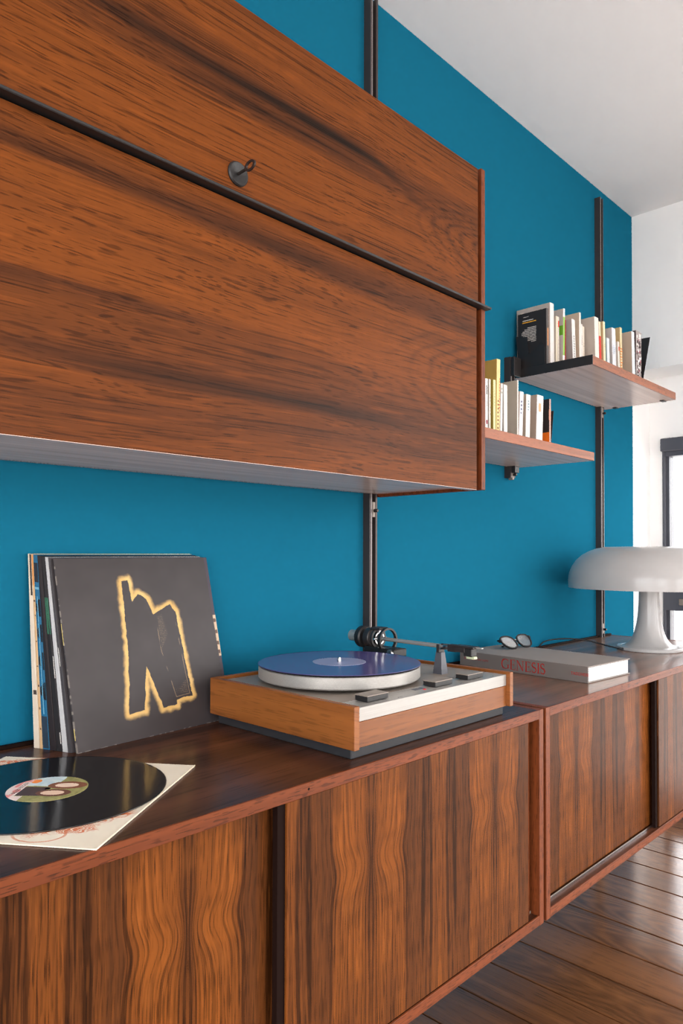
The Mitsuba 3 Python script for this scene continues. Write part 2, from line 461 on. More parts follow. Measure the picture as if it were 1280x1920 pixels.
# far wall with a window niche next to the blue wall and an unseen french window widened for light
NZ1, NY1, XF = 1.855, -1.15, 3.146
FY0, FY1, FZ1 = -1.45, -4.3, 2.32
far = cat(cbox(XW, 3.3, NY1, 0.0, NZ1, ZC), cbox(XW, 3.3, FY0, NY1, 0, ZC),
          cbox(XW, 3.3, FY1, FY0, FZ1, ZC), cbox(XW, 3.3, YB, FY1, 0, ZC),
          cbox(XF, 3.3, -0.052, 0.0, 0, NZ1), cbox(XF, 3.3, NY1, -0.052, 1.592, NZ1))
wf = struct('wall_far', far, 'm_white_paint', 'white end wall with a deep niche for the glazed door')
struct('wall_niche', cbox(XW, 3.3, 0.0, 0.2, 0, ZC), 'm_white_paint', 'white window reveal')
# wall behind the camera with tall openings added to bring in daylight
pieces, x0 = [], XL
for a, b in ((-0.6, 0.6), (1.2, 2.6)):
    pieces += [cbox(x0, a, YB - .25, YB, 0, ZC), cbox(a, b, YB - .25, YB, 2.30, ZC)]
    x0 = b
pieces.append(cbox(x0, 3.3, YB - .25, YB, 0, ZC))
struct('wall_right', cat(*pieces), 'm_white_paint', 'unseen white wall with tall openings added to let daylight in')
# floor: boards across the room, each a part
fl = struct('floor', cbox(XL, 3.3, YB - .25, 0.2, -0.06, -0.0195), 'm_dark_void', 'brown oak plank floor')
k0, k1 = int(math.floor((XL - PX0) / PW)), int(math.ceil((XF + .05 - PX0) / PW))
for k in range(k0, k1):
    a, b = max(PX0 + k * PW + 0.0024, XL), min(PX0 + (k + 1) * PW - 0.0024, XF + .05)
    if b - a > 0.01:
        put('plank', cbox(a, b, YB, -0.001, -0.019, 0.0, 0.0015), 'm_oak', fl)
# far glazed door: frame, shutter box, panes
w1 = struct('door_1', cat(cbox(XF - .012, XF + .05, NY1 + .02, -0.0575, 0.862, 0.985), cbox(XF - .012, XF + .05, -0.0665, -0.0575, 0.0, 1.535), cbox(XF + .004, XF + .05, -0.0795, -0.0665, 0.0, 1.535),
                            cbox(XF - .012, XF + .05, NY1 + .02, NY1 + .05, 0.0, 1.535), cbox(XF - .008, XF + .05, NY1 + .02, -0.0575, 1.515, 1.535), cbox(XF - .012, XF + .05, NY1 + .02, -0.0575, 0.0, 0.10)),
            'm_frame', 'dark grey framed glazed door in the white niche')
put('shutter_box', cbox(XF - .03, XF + .06, NY1 + .01, -0.054, 1.535, 1.590, .003), 'm_frame', w1)
put('pane', cbox(XF + .030, XF + .034, NY1 + .05, -0.0795, 0.985, 1.515), 'm_pane', w1)
put('pane', cbox(XF + .030, XF + .034, NY1 + .05, -0.0795, 0.10, 0.862), 'm_pane', w1)
put('lock_plate', cbox(XF - .016, XF - .011, -0.165, -0.122, 0.885, 0.912, .002), 'm_alu_paint', w1)

# ---------------------------------------------------------------- wall rails
RAILS = ((1.3050, 0.10, 2.49), (1.9620, 1.337, 1.716), (2.6110, 0.10, 2.4565))
RLAB = ('tall dark brown slotted wall rail behind the wall cabinet and the turntable', 'short dark wall rail between the two bookshelves', 'tall dark slotted wall rail behind the mushroom lamp')
for (rx, z0, z1), lab in zip(RAILS, RLAB):
    t = thing('wall_rail', lab, 'wall rail')
    W, D = 0.0285, 0.0215
    prof = Polygon([(0, 0), (W, 0), (W, -D), (W - .0065, -D), (W - .0065, -.007), (.0085, -.007), (.0085, -D), (0, -D)])
    m = extr(prof, z1 - z0)
    m.apply_translation((rx, 0, z0))
    put('channel', m, 'm_rail', t)
    put('face_strip', cbox(rx + .0040, rx + .0085, -D - .0010, -D + .0006, z0, z1, .0005), 'm_strip', t, label='brushed light metal edge of the slot')
    for zz in ((1.205, ) if rx < 1.5 else (1.347, ) if rx < 2.2 else (1.632, 0.815)):
        put('screw', cyl((rx + .017, -.012, zz), (rx + .017, -.0335, zz), .0042, 20, .001), 'm_black_metal', t)
        put('clamp', cbox(rx + .0105, rx + .0205, -.0225, -.0075, zz - .016, zz + .022, .001), 'm_alu_paint', t)

# ---------------------------------------------------------------- wall cabinet
t = thing('wall_cabinet', 'large rosewood wall cabinet with two wide drop fronts at upper left', 'cabinet')
CX0, CX1, CY, CZ0, CZ1 = -0.030, 1.3552, -0.320, 1.2402, 1.9545
put('body', cat(cbox(CX0 + .015, CX1 - .015, -.024, -.012, 1.247, 1.9445), cbox(CX0 + .015, CX1 - .015, -.296, -.024, 1.930, 1.9445),
                cbox(CX0 + .015, CX1 - .015, -.296, -.024, 1.2485, 1.262)), 'm_top', t)
put('underside', cbox(CX0 + .015, CX1 - .015, -.2955, -.012, 1.2470, 1.2486), 'm_under_reflect', t, label='underside with a grey reflection painted into its colour')
put('bottom_edge', cbox(.006, 1.3213, CY + .0006, -.3005, 1.2388, 1.2400), 'm_under_reflect', t)  # same painted reflection on the bottom edge of the lower front
for a in (CX0, CX1 - .0150):
    e = cbox(a, a + .0150, CY, -.012, CZ0, CZ1, .0008)
    put('side_panel', e, 'm_mahogany', t, uv=uvflag(e, 1, .37))
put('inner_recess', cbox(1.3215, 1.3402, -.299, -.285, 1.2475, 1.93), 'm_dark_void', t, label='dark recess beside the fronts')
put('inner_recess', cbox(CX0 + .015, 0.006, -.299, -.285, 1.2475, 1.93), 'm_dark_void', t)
up_ = put('upper_front', cbox(0.006, 1.3215, CY - .004, -.300, 1.6470, 1.9435, .0006), 'm_rosewood_h', t)
put('lower_front', cbox(0.006, 1.3215, CY, -.300, 1.2398, 1.6370, .0006), 'm_rosewood_h', t)
put('grip_strip', cat(cbox(0.004, 1.3590, CY - .015, -.296, 1.6396, 1.6444, .0010)), 'm_black', t, label='thin dark metal grip strip across the cabinet')
esc = lathe([(0, 0), (.0185, 0), (.0185, .0022), (.0168, .0045), (.015, .0046), (.006, .0016), (0, .0016)], 48)
put('keyhole_plate', esc, 'm_black', t, smooth=30, m=frame_m((0.6640, CY - .004, 1.6775), [1, 0, 0], [0, 0, 1], [0, -1, 0]))
t = thing('key', 'small dark key sticking out of the wall cabinet lock', 'key')
put('shaft', cyl((0.664, CY - .0062, 1.6775), (0.664, CY - .026, 1.6775), 0.0022, 16), 'm_key', t)
bow = Point(0, 0).buffer(.0098, 24).difference(Point(0, 0).buffer(.0060, 24))
bow = affinity.scale(bow, 1.25, 0.8)
put('bow', extr(bow, .0024), 'm_key', t, m=frame_m((0.6628, CY - .0375, 1.6775), [0, -1, 0], [0, 0, 1], [-1, 0, 0]))

# ---------------------------------------------------------------- bookshelves
SH = ((1.3585, 2.0185, 1.3730, 1.3975, -.2670, 'walnut bookshelf lower of the two, its left end hidden by the wall cabinet'),
      (2.0072, 2.6830, 1.6565, 1.6820, -.2680, 'walnut bookshelf upper of the two, with a black metal end bracket'))
for i, (a, b, z0, z1, yf, lab) in enumerate(SH):
    t = thing('bookshelf', lab, 'shelf')
    put('board', cbox(a, b, yf + .004, -.006, z0 + .0008, z1, .0004), 'm_top', t)
    put('underside', cbox(a, b - .0002, yf + .004, -.006, z0, z0 + .001), 'm_under_reflect', t, label='underside with a grey reflection painted into its colour')
    e = cbox(a, b, yf, yf + .0042, z0, z1, .0006)
    put('front_edge', e, 'm_edge_glare', t, uv=uvflag(e, 0, .11 + i), label='red-brown front edge with glare painted in as lighter colour')
    e = cbox(b - .0002, b + .0012, yf + .001, -.006, z0, z1, .0002)
    put('end_edge', e, 'm_edge_glare', t, uv=uvflag(e, 1, .2))
    if i == 1:
        br = cat(cbox(2.0035, 2.0070, -.2690, -.0225, 1.6555, 1.6835, .0006), cbox(1.9640, 2.0050, -.0345, -.0225, 1.655, 1.7150, .0008))
        put('bracket', br, 'm_black_metal', t, label='black metal end bracket')
        put('pin', cbox(2.655, 2.682, -.236, -.222, 1.6535, 1.6568, .0004), 'm_black_metal', t)
        put('pin', cbox(2.660, 2.683, -.06, -.045, 1.6535, 1.6568, .0004), 'm_black_metal', t)
    else:
        put('pin', cat(cbox(1.965, 1.990, -.036, -.0225, 1.352, 1.3745, .0006)), 'm_black_metal', t)

# ---------------------------------------------------------------- sideboards
TZ, SF = 0.7865, -.476


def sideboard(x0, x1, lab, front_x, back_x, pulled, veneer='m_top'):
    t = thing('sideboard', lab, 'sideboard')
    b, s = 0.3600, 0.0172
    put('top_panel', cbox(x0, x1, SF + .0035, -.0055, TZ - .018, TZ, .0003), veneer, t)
    put('bottom_panel', cbox(x0 + s, x1 - s, SF + .0035, -.02, b, b + .0175), 'm_top', t)
    e = cbox(x0 + s, x1 - s, SF, SF + .0036, TZ - .0182, TZ + .0002, .0005)
    put('top_edge', e, 'm_mahogany', t, uv=uvflag(e, 0, .05 + x0), label='red-brown solid wood front edge')
    e = cbox(x0 + s, x1 - s, SF, SF + .0036, b, b + .0190, .0005)
    put('bottom_edge', e, 'm_mahogany', t, uv=uvflag(e, 0, .15 + x0))
    for a in (x0, x1 - s):
        e = cbox(a, a + s, SF, -.0055, b - .001, TZ + .0002, .0005)
        put('side_panel', e, 'm_mahogany', t, uv=uvflag(e, 1, .6 + a))
    if not pulled:
        put('screw_plug', cyl((.674, SF - .0002, TZ - .0085), (.674, SF + .001, TZ - .0085), .0018, 12), 'm_dark_void', t)
    put('back_panel', cbox(x0 + s, x1 - s, -.016, -.006, b + .0175, TZ - .018), 'm_dark_void', t)
    put('back_lip', cbox(x0, x1 - .002, -.014, -.0056, TZ, TZ + .0062, .001), 'm_dark_void', t, label='thin dark strip along the wall edge')
    d1 = put('sliding_door', cbox(front_x[0], front_x[1], SF + .0030, SF + .0170, b + .0200, TZ - .0190, .0008), 'm_rosewood_v', t)
    d2 = put('sliding_door', cbox(back_x[0], back_x[1], SF + .0255, SF + .0390, b + .0215, TZ - .0190, .0008), 'm_rosewood_v', t)
    put('finger_groove', cbox(front_x[0] - .0135, front_x[0], SF + .007, SF + .0165, b + .0200, TZ - .0190), 'm_dark_void', d1, label='dark recessed finger pull')
    put('finger_groove', cbox(front_x[1], front_x[1] + .004, SF + .006, SF + .0165, b + .0200, TZ - .0190), 'm_dark_void', d1)
    put('runner', cbox(x0 + s, x1 - s, SF + .0190, SF + .0215, b + .0175, b + .0225, .0004), 'm_chrome' if pulled else 'm_alu_paint', t, label='metal door runner')
    for k in (0, 1):
        px_ = x1 - s - .020 * (k + 1) if k == 0 else x0 + s + .003
        e = cbox(px_ + .006, px_ + .0125, SF + .0180, SF + .0250, b + .0175, TZ - .018)
        put('guide_strip', e, 'm_mahogany', t, uv=uvflag(e, 1, .3))
    return t


sideboard(0.0250, 1.3235, 'long rosewood sideboard carrying the turntable and records', (0.6375, 1.2690), (0.0440, 0.6560), False)
sideboard(1.3335, 2.7180, 'long rosewood sideboard carrying the lamp and the thick grey book', (1.9460, 2.6990), (1.3520, 2.0300), True, 'm_top_glare')

# ---------------------------------------------------------------- turntable
t = thing('turntable', 'wood framed record player with aluminium deck and blue record', 'record player')
PX_A, PX_B, PY_F, PY_B = 0.7800, 1.2310, -.4620, -.0985
TT0 = TZ + .0185
put('base', cbox(.7920, 1.2240, -.4440, -.1080, TZ + .0003, TT0 + .0005, .0015), 'm_base_black', t, label='black plinth base')
for a in (PX_A, PX_B - .0115):
    e = cbox(a, a + .0115, PY_F, PY_B, TT0, TZ + .0840, .0007)
    put('side_panel', e, 'm_teak', t, uv=uvflag(e, 1))
e = cbox(PX_A + .0115, PX_B - .0115, PY_F + .0085, PY_F + .020, TT0, TZ + .0575, .0005)
put('front_panel', e, 'm_teak', t, uv=uvflag(e, 0))
e = cbox(PX_A + .0115, PX_B - .0115, PY_B - .0115, PY_B, TT0, TZ + .0840, .0005)
put('back_panel', e, 'm_teak', t, uv=uvflag(e, 0))
put('bottom_tray', cbox(PX_A + .0115, PX_B - .0115, PY_F + .020, PY_B - .0115, TT0, TT0 + .004), 'm_black', t)
DK = TZ + .0790
put('deck', cbox(PX_A + .0120, 1.1170, -.4085, PY_B - .0120, DK - .003, DK, .0005), 'm_alu_paint', t, label='taupe metal deck plate')
put('armboard', cbox(1.1178, PX_B - .0120, -.4085, PY_B - .0120, DK - .003, DK, .0005), 'm_alu_paint', t)
put('control_strip', cat(cbox(PX_A + .0120, PX_B - .0120, -.4535, -.4092, DK - .0025, DK + .0003, .0004), cbox(PX_A + .0120, PX_B - .0120, -.4540, -.4515, TZ + .0580, DK + .0003, .0006)),
    'm_alu', t, label='brushed aluminium control strip')
for bx in (0.8335, 1.0100, 1.1090):
    k = put('button', cbox(bx, bx + .0500, -.4400, -.4130, DK + .0015, DK + .0095, .0006), 'm_black', t)
    put('button_cap', cbox(bx - .0004, bx + .0504, -.4404, -.4126, DK + .0093, DK + .0112, .0005), 'm_alu_paint', k)
    put('button_stem', cbox(bx + .006, bx + .044, -.435, -.418, DK, DK + .0018), 'm_black', k)
put('strobe_window', cbox(.968, .995, -.4290, -.4190, DK + .0002, DK + .0009, .0002), 'm_frame', t)
put('pilot_light', cat(cyl((.986, -.4345, DK), (.986, -.4345, DK + .0014), .0030, 20, .0004)), 'm_plain', t, color=lin(190, 30, 38), label='small red indicator')
for bx in (0.90, 1.075, 1.175):
    put('printed_mark', cbox(bx, bx + .012, -.4465, -.4455, DK + .0003, DK + .0005), 'm_print', t, color=lin(90, 86, 84))
PC = np.array([0.957, -0.258])
plat = put('platter', lathe([(0, 0), (.060, 0), (.060, .006), (.1475, .006), (.1490, .0072), (.1500, .0085), (.1500, .0262), (.1492, .0275), (.1465, .0280), (0, .0280)], 160, (PC[0], PC[1], DK)),
           'm_alu', t, smooth=25, label='machined aluminium platter')
put('mat', lathe([(0, 0), (.1450, 0), (.1460, .0008), (.1450, .0022), (0, .0022)], 96, (PC[0], PC[1], DK + .028)), 'm_black', plat, smooth=25)
put('spindle', lathe([(0, 0), (.0035, 0), (.0035, .0075), (.0022, .0105), (0, .0115)], 24, (PC[0], PC[1], DK + .0302)), 'm_chrome', plat, smooth=30)


def disc(name, parent, c, z, bsdf, lab_r, lab_bsdf, lab=None, ang=0.0):
    pr = [(.0038, 0), (.150, .0002), (.1512, .0010), (.1500, .0018), (.1475, .0014), (.0580, .0013), (.0520, .0018), (.0038, .0018)]
    m = trimesh.creation.revolve(np.array(pr + [pr[0]]), sections=192)
    uv = m.vertices[:, :2].copy()
    m.apply_translation((c[0], c[1], z))
    k = put(name, m, bsdf, parent, smooth=True, uv=uv) if parent else None
    return m, uv


t2 = thing('vinyl_record', 'deep blue vinyl record lying on the turntable platter', 'record')
m, uv = disc('disc', t2, PC, DK + .0304, 'm_vinyl_blue', .05, 'm_vinyl_label')
lm = lathe([(.0038, 0), (.0500, 0), (.0500, .0004), (.0038, .0004)], 72, (PC[0], PC[1], DK + .0304 + .0018))
put('label', lm, 'm_vinyl_label', t2, label='plain lavender centre label')
# tonearm, all one thing with the turntable
A0, A1 = np.array([1.1660, -.1760, TZ + .1300]), np.array([1.1500, -.3560, TZ + .1310])
ax = (A1 - A0) / np.linalg.norm(A1 - A0)
sd = np.cross(ax, [0, 0, 1])
sd /= np.linalg.norm(sd)
upv = np.cross(sd, ax)
FA = frame_m(A0, sd, ax, upv)
arm = put('tonearm', tube(np.array([A0 + ax * s_ for s_ in np.linspace(-.01, .205, 12)]), .0042, 20), 'm_arm', t, smooth=40, label='slim metal tonearm tube')
put('counterweight', cyl(A0 - ax * .042, A0 - ax * .060, .0235, 48, .003), 'm_black', arm, smooth=30)
put('weight_end', cyl(A0 - ax * .0600, A0 - ax * .092, .0125, 32, .002), 'm_arm', arm, smooth=30)
put('weight_collar', cyl(A0 - ax * .016, A0 - ax * .034, .0215, 40, .002), 'm_black_metal', arm, smooth=30)
ring = trimesh.creation.annulus(.0170, .0215, .006, sections=64)
ring.apply_transform(frame_m(A0 - ax * .006, sd, upv, ax))
put('gimbal_ring', ring, 'm_black_metal', arm, smooth=30)
ring = trimesh.creation.annulus(.0105, .0140, .008, sections=48)
ring.apply_transform(frame_m(A0 - ax * .004, sd, upv, ax))
put('bearing', cat(ring, cyl(A0 + upv * .0105, A0 + upv * .0205, .0035, 16), cyl(A0 - upv * .0105, A0 - upv * .0205, .0035, 16), cyl(A0 + sd * .0100, A0 + sd * .0190, .003, 16), cyl(A0 - sd * .0100, A0 - sd * .0190, .003, 16)), 'm_chrome', arm, smooth=30)
put('yoke_bridge', cbox(-.013, .013, -.016, .014, .0185, .0245, .0015), 'm_black_metal', arm, m=FA)
ring = trimesh.creation.annulus(.0225, .0265, .007, sections=64)
keep = ring.vertices
ring.apply_transform(frame_m(A0 + ax * .024 - upv * .002, sd, upv, ax))
put('arm_lift_arc', ring, 'm_black', arm, smooth=30)
put('pivot_block', cat(cbox(-.019, .019, -.030, .062, -.0330, -.0170, .0015), cbox(-.010, .012, .040, .060, -.0420, -.0160, .001)), 'm_black', arm, m=FA)
put('pivot_post', cat(cyl((A0[0], A0[1], DK), (A0[0], A0[1], A0[2] - .030), .0150, 32, .001), cyl((A0[0], A0[1], DK), (A0[0], A0[1], DK + .006), .024, 48, .001)), 'm_black_metal', arm, smooth=30)
put('bias_dial', cyl(A0 + ax * .052 - upv * .026 + sd * .010, A0 + ax * .052 - upv * .026 + sd * .024, .0085, 24, .001), 'm_chrome', arm, smooth=30)
put('lift_lever', tube([A0 + ax * .045 - upv * .030 + sd * .02, A0 + ax * .075 - upv * .036 + sd * .028, A0 + ax * .090 - upv * .034 + sd * .034], .0022, 10), 'm_arm', arm, smooth=40)
hs = put('headshell', cat(cbox(-.010, .010, .212, .262, .0025, .0065, .001), cbox(-.008, .008, .196, .216, -.0075, .006, .0012), cbox(-.0095, -.0072, .214, .240, -.0060, .003, .0005), cbox(.0072, .0095, .214, .240, -.006, .003, .0005)), 'm_black_metal', arm, m=FA)
put('locking_collar', cyl(A0 + ax * .182, A0 + ax * .197, .0062, 28, .001), 'm_chrome', arm, smooth=30)
put('finger_lift', cbox(-.003, .003, .258, .276, .0035, .0058, .0006), 'm_arm', hs, m=FA)
put('cartridge', cbox(-.008, .008, .236, .256, -.0125, .0026, .0012), 'm_black', hs, m=FA)
put('stylus', cat(cbox(-.0045, .0045, .240, .261, -.0175, -.0122, .001), cyl(A0 + ax * .258 - upv * .017, A0 + ax * .262 - upv * .0195, .0009, 8)), 'm_plain', hs, color=lin(176, 186, 150), m=np.eye(4) if False else FA if False else None) if False else None
put('stylus', cbox(-.0050, .0050, .240, .260, -.0175, -.0122, .001), 'm_plain', hs, color=lin(180, 188, 156), m=FA, label='pale stylus guard')
for k in range(3):
    put('contact_pin', cyl(A0 + ax * (.220 + .006 * k) - upv * .004 - sd * .009, A0 + ax * (.220 + .006 * k) - upv * .004 + sd * .009, .0011, 8), 'm_arm', hs)
RB = np.array([1.1410, -.3545, DK])
post = trimesh.Trimesh([(RB[0] + sx * w_, RB[1] + sy * w_, z) for z, w_ in ((DK, .0105), (DK + .004, .0095), (TZ + .121, .0062)) for sx in (-1, 1) for sy in (-1, 1)]).convex_hull
put('arm_rest', post, 'm_frame', t, label='tapered grey arm rest post')
yk = extr(Polygon([(-.009, 0), (.009, 0), (.009, .016), (.0062, .016), (.0055, .006), (-.0055, .006), (-.0062, .016), (-.009, .016)]), .006)
put('rest_clip', yk, 'm_black_metal', t, m=frame_m(RB + [0, .003, .0415 - .0], [1, 0, 0], [0, 0, 1], [0, -1, 0]))

# ---------------------------------------------------------------- loose record on its paper sleeve
F0 = np.array([0.3640, -.4790])
ea = np.array([math.cos(.6255), math.sin(.6255)])
eb = np.array([-ea[1], ea[0]])
t = thing('inner_sleeve', 'cream paper record sleeve with rust line drawing lying on the sideboard', 'record sleeve')
m = cbox(0, .300, 0, .300, 0, .0016)
uv = m.vertices[:, :2] / .300
put('paper', m, 'm_paper_sleeve', t, uv=uv, m=frame_m((F0[0], F0[1], TZ + .0005), [ea[0], ea[1], 0], [eb[0], eb[1], 0], [0, 0, 1]))
put('fold_edge', cbox(0, .300, -.0007, .0005, 0, .0022), 'm_print', t, color=lin(216, 204, 184), m=frame_m((F0[0], F0[1], TZ + .0005), [ea[0], ea[1], 0], [eb[0], eb[1], 0], [0, 0, 1]))
RC = np.array([0.4085, -.2600])
t = thing('vinyl_record', 'black vinyl record with a colourful label lying on its cream paper sleeve', 'record')
disc('disc', t, RC, TZ + .0024, 'm_vinyl', .05, 'm_label')
lm = lathe([(.0038, 0), (.0503, 0), (.0503, .0004), (.0038, .0004)], 96)
q = lm.vertices[:, :2] / .0503
ca, sa = math.cos(-.80), math.sin(-.80)
uv = np.c_[q @ [ca, sa], q @ [-sa, ca]]
lm.apply_translation((RC[0], RC[1], TZ + .0042))
put('label', lm, 'm_label', t, uv=uv, label='centre label with colour patches')

# ---------------------------------------------------------------- record sleeves leaning on the wall
S = .3129


def face(bl, yaw, tilt):
    e1 = np.array([math.cos(yaw), math.sin(yaw), 0])
    e2 = math.cos(tilt) * np.array([0, 0, 1]) + math.sin(tilt) * np.array([-math.sin(yaw), math.cos(yaw), 0])
    bl = np.array(bl)
    return np.array([bl, bl + S * e1, bl + S * (e1 + e2), bl + S * e2])


Z0_ = TZ + .0004
BACK, FRONT = face((0.4838, -.0345, Z0_), .004, .098), face((0.5168, -.1195, Z0_), .088, .249)
CUT = (0, .14, .21, .37, .52, .66, .78, .87, .94, 1.0)
SL = [((206, 190, 170), 'cream worn record sleeve rearmost in the leaning stack'),
      ((196, 160, 118), 'tan worn record sleeve second from the wall in the leaning stack'),
      ((28, 92, 126), 'blue and black record sleeve in the leaning stack'),
      ((36, 28, 29), 'black record sleeve directly in front of the blue one'),
      ((32, 28, 29), 'black record sleeve with a green sheen next to the pale grey one'),
      ((178, 176, 176), 'pale grey record sleeve in the leaning stack'),
      ((62, 58, 60), 'dark grey record sleeve just in front of the pale grey one'),
      ((62, 55, 66), 'dark record sleeve with a torn pale sticker on its right edge, second from the front'),
      (None, 'dark record sleeve with gold outlined motif, frontmost in the leaning stack')]
for i, (col, lab) in enumerate(SL):
    fa, fb = CUT[i + 1], CUT[i] + (.030 if i > 6 else .014)
    cf, cb = BACK + (FRONT - BACK) * fa, BACK + (FRONT - BACK) * fb
    if i == 7:
        sh_ = (cf[1] - cf[0]) / S * .0095 + [0, .0002, 0]
        cf, cb = cf + sh_, cb + sh_
    t = thing('record_sleeve', lab, 'record sleeve', 'record sleeves leaning on the wall')
    m = trimesh.Trimesh(np.vstack([cf, cb])).convex_hull
    e1, e2 = (cf[1] - cf[0]) / S, (cf[3] - cf[0]) / S
    nb = np.cross(e2, e1)
    nb *= np.sign(nb[1])
    nb /= np.linalg.norm(nb)
    thb, tht = np.linalg.norm(cb[0] - cf[0]), np.linalg.norm(cb[3] - cf[3])
    eb0, eb1 = (cb[0] - cf[0]) / thb, (cb[3] - cf[3]) / tht

    def edge_bit(v0, v1, f0, f1, proud=.0004):
        """a printed patch on the left edge, v in metres up the edge, f across it from front to back"""
        P = []
        for v_ in (v0, v1):
            for f_ in (f0, f1):
                p_ = (cf[0] + (cb[0] - cf[0]) * f_) * (1 - v_ / S) + (cf[3] + (cb[3] - cf[3]) * f_) * (v_ / S)
                P += [p_ - e1 * proud, p_ + e1 * .0004]
        return trimesh.Trimesh(P).convex_hull

    if col is None:
        d_ = m.vertices - cf[0]
        put('cardboard', m, 'm_cover', t, uv=np.c_[d_ @ e1, d_ @ e2] / S)
        for v0, v1 in ((.17, .205), (.02, .038)):
            put('spine_print', edge_bit(v0, v1, .2, .6), 'm_print', t, color=lin(196, 170, 96))
    else:
        put('cardboard', m, 'm_print', t, color=lin(col))
    if i == 0:
        put('dark_corner', edge_bit(.245, .3125, .05, .45), 'm_print', t, color=lin(54, 46, 42))
        put('stain', edge_bit(.085, .092, .05, .7), 'm_print', t, color=lin(70, 58, 50))
    if i == 1:
        for z_ in (.03, .062, .098, .13, .17, .212, .235):
            put('worn_spot', edge_bit(z_, z_ + random.uniform(.0015, .005), .05, random.uniform(.4, .9)), 'm_print', t, color=lin(88, 68, 54))
        put('orange_end', edge_bit(.262, .3122, .05, .95), 'm_print', t, color=lin(200, 136, 78))
    if i == 2:
        for z_ in (.092, .140, .185, .226):
            a_, b_ = edge_bit(z_ - .014, z_ + .014, 0, .25), edge_bit(z_ - .005, z_ + .005, .25, .9)
            put('printed_diamond', trimesh.Trimesh(np.vstack([a_.vertices, b_.vertices])).convex_hull, 'm_print', t, color=lin(20, 22, 27))
        put('dark_band', edge_bit(.268, .300, .05, .95), 'm_print', t, color=lin(26, 34, 46))
        put('dark_band', edge_bit(.002, .052, .05, .95), 'm_print', t, color=lin(36, 50, 64))
        put('light_line', edge_bit(.055, .245, .45, .58, .0006), 'm_print', t, color=lin(104, 156, 178))
        put('light_line', edge_bit(.256, .260, .05, .95, .0006), 'm_print', t, color=lin(104, 156, 178))
    if i == 4:
        put('green_sheen_patch', edge_bit(.185, .245, .1, .95), 'm_print', t, color=lin(44, 92, 70))  # green sheen put in as a flat coloured patch
        put('spine_print', edge_bit(.115, .150, .03, .16), 'm_print', t, color=lin(190, 186, 180))
        put('spine_print', edge_bit(.012, .030, .03, .16), 'm_print', t, color=lin(190, 186, 180))
    if i == 6:
        put('spine_print', edge_bit(.135, .165, .5, .75), 'm_print', t, color=lin(184, 180, 174))
    if i == 7:
        fm = frame_m(cf[0], e1, e2, nb)
        put('torn_sticker', cbox(S - .0135, S + .0003, .118, .198, -.0003, .0006), 'm_print', t, color=lin(190, 168, 142), m=fm)
        for z_ in (.123, .140, .162, .184):
            put('sticker_print', cbox(S - random.uniform(.008, .012), S - .001, z_, z_ + .007, -.0005, -.0002), 'm_print', t, color=lin(92, 72, 62), m=fm)

# ---------------------------------------------------------------- thick grey book
t = thing('book', 'thick grey cloth bound coffee table book with red lettering, spectacles on top', 'book')
Lb, Wb, Hb = .3900, .2130, .0405
ya = -.0685
FB = frame_m((1.6560, -.4150, TZ + .0002), [math.cos(ya), math.sin(ya), 0], [-math.sin(ya), math.cos(ya), 0], [0, 0, 1])
GC, GS = lin(132, 123, 117), lin(112, 103, 98)
cov = cat(cbox(0, Wb, 0, Lb, 0, .0030, .0007), cbox(0, Wb, 0, Lb, Hb - .0030, Hb, .0007))
put('cover', cov, 'm_print', t, color=GC, m=FB)
put('spine', cbox(-.0012, .0024, 0, Lb, .0004, Hb - .0004, .0010), 'm_print', t, color=GS, m=FB)
put('pages', cbox(.0024, Wb - .0040, .0035, Lb - .0035, .0030, Hb - .0030), 'm_print', t, color=lin(212, 211, 208), m=FB)
put('page_lines', cat(*[cbox(.004, Wb - .006, .0032, .0037, z_, z_ + .0002) for z_ in np.linspace(.005, Hb - .005, 13)]), 'm_print', t, color=lin(196, 194, 190), m=FB)


def serif_text(word):
    """serif capitals, 1 high: thick stems, thin arms, small serifs"""
    out, x = [], 0.0

    def stem(x_, w=.135, y0=0.0, y1=1.0):
        return unary_union([sbox(x_, y0, x_ + w, y1), sbox(x_ - .07, y0, x_ + w + .07, y0 + .045), sbox(x_ - .07, y1 - .045, x_ + w + .07, y1)])
    for ch in word:
        if ch == 'E':
            g = unary_union([stem(.08), sbox(.1, .955, .60, 1), sbox(.1, 0, .64, .05), sbox(.1, .48, .50, .53), Polygon([(.60, 1), (.60, .78), (.56, .96)]), Polygon([(.64, 0), (.67, .24), (.59, .05)]), sbox(.47, .40, .50, .61)])
            w = .74
        elif ch == 'N':
            g = unary_union([sbox(.10, 0, .15, 1), sbox(0, 0, .25, .045), Polygon([(.02, 1), (.20, 1), (.80, .12), (.80, 0), (.74, 0), (.12, .90)]), sbox(.75, 0, .80, 1), sbox(.65, .955, .90, 1)])
            w = 1.0
        elif ch == 'I':
            g = stem(.08)
            w = .34
        elif ch == 'S':
            a = np.linspace(np.radians(35), np.radians(270), 30)
            b_ = np.linspace(np.radians(90), np.radians(-145), 30)
            pts = [(.27 + .19 * math.cos(v_), .755 + .215 * math.sin(v_)) for v_ in a] + [(.30 + .215 * math.cos(v_), .27 + .245 * math.sin(v_)) for v_ in b_]
            g = LineString(pts).buffer(.050, cap_style=2)
            g = unary_union([g, LineString(pts[18:42]).buffer(.068), sbox(.41, .74, .45, .98), sbox(.06, .03, .10, .28)])
            w = .62
        elif ch == 'G':
            a = np.linspace(np.radians(45), np.radians(318), 50)
            pts = [(.50 + .43 * math.cos(v_), .5 + .475 * math.sin(v_)) for v_ in a]
            g = unary_union([LineString(pts).buffer(.034, cap_style=2), LineString(pts[12:36]).buffer(.070), sbox(.76, .08, .885, .42), sbox(.66, .40, .96, .445), sbox(.79, .72, .83, .98)])
            w = 1.02
        out.append(affinity.translate(g, x, 0))
        x += w
    return unary_union(out), x


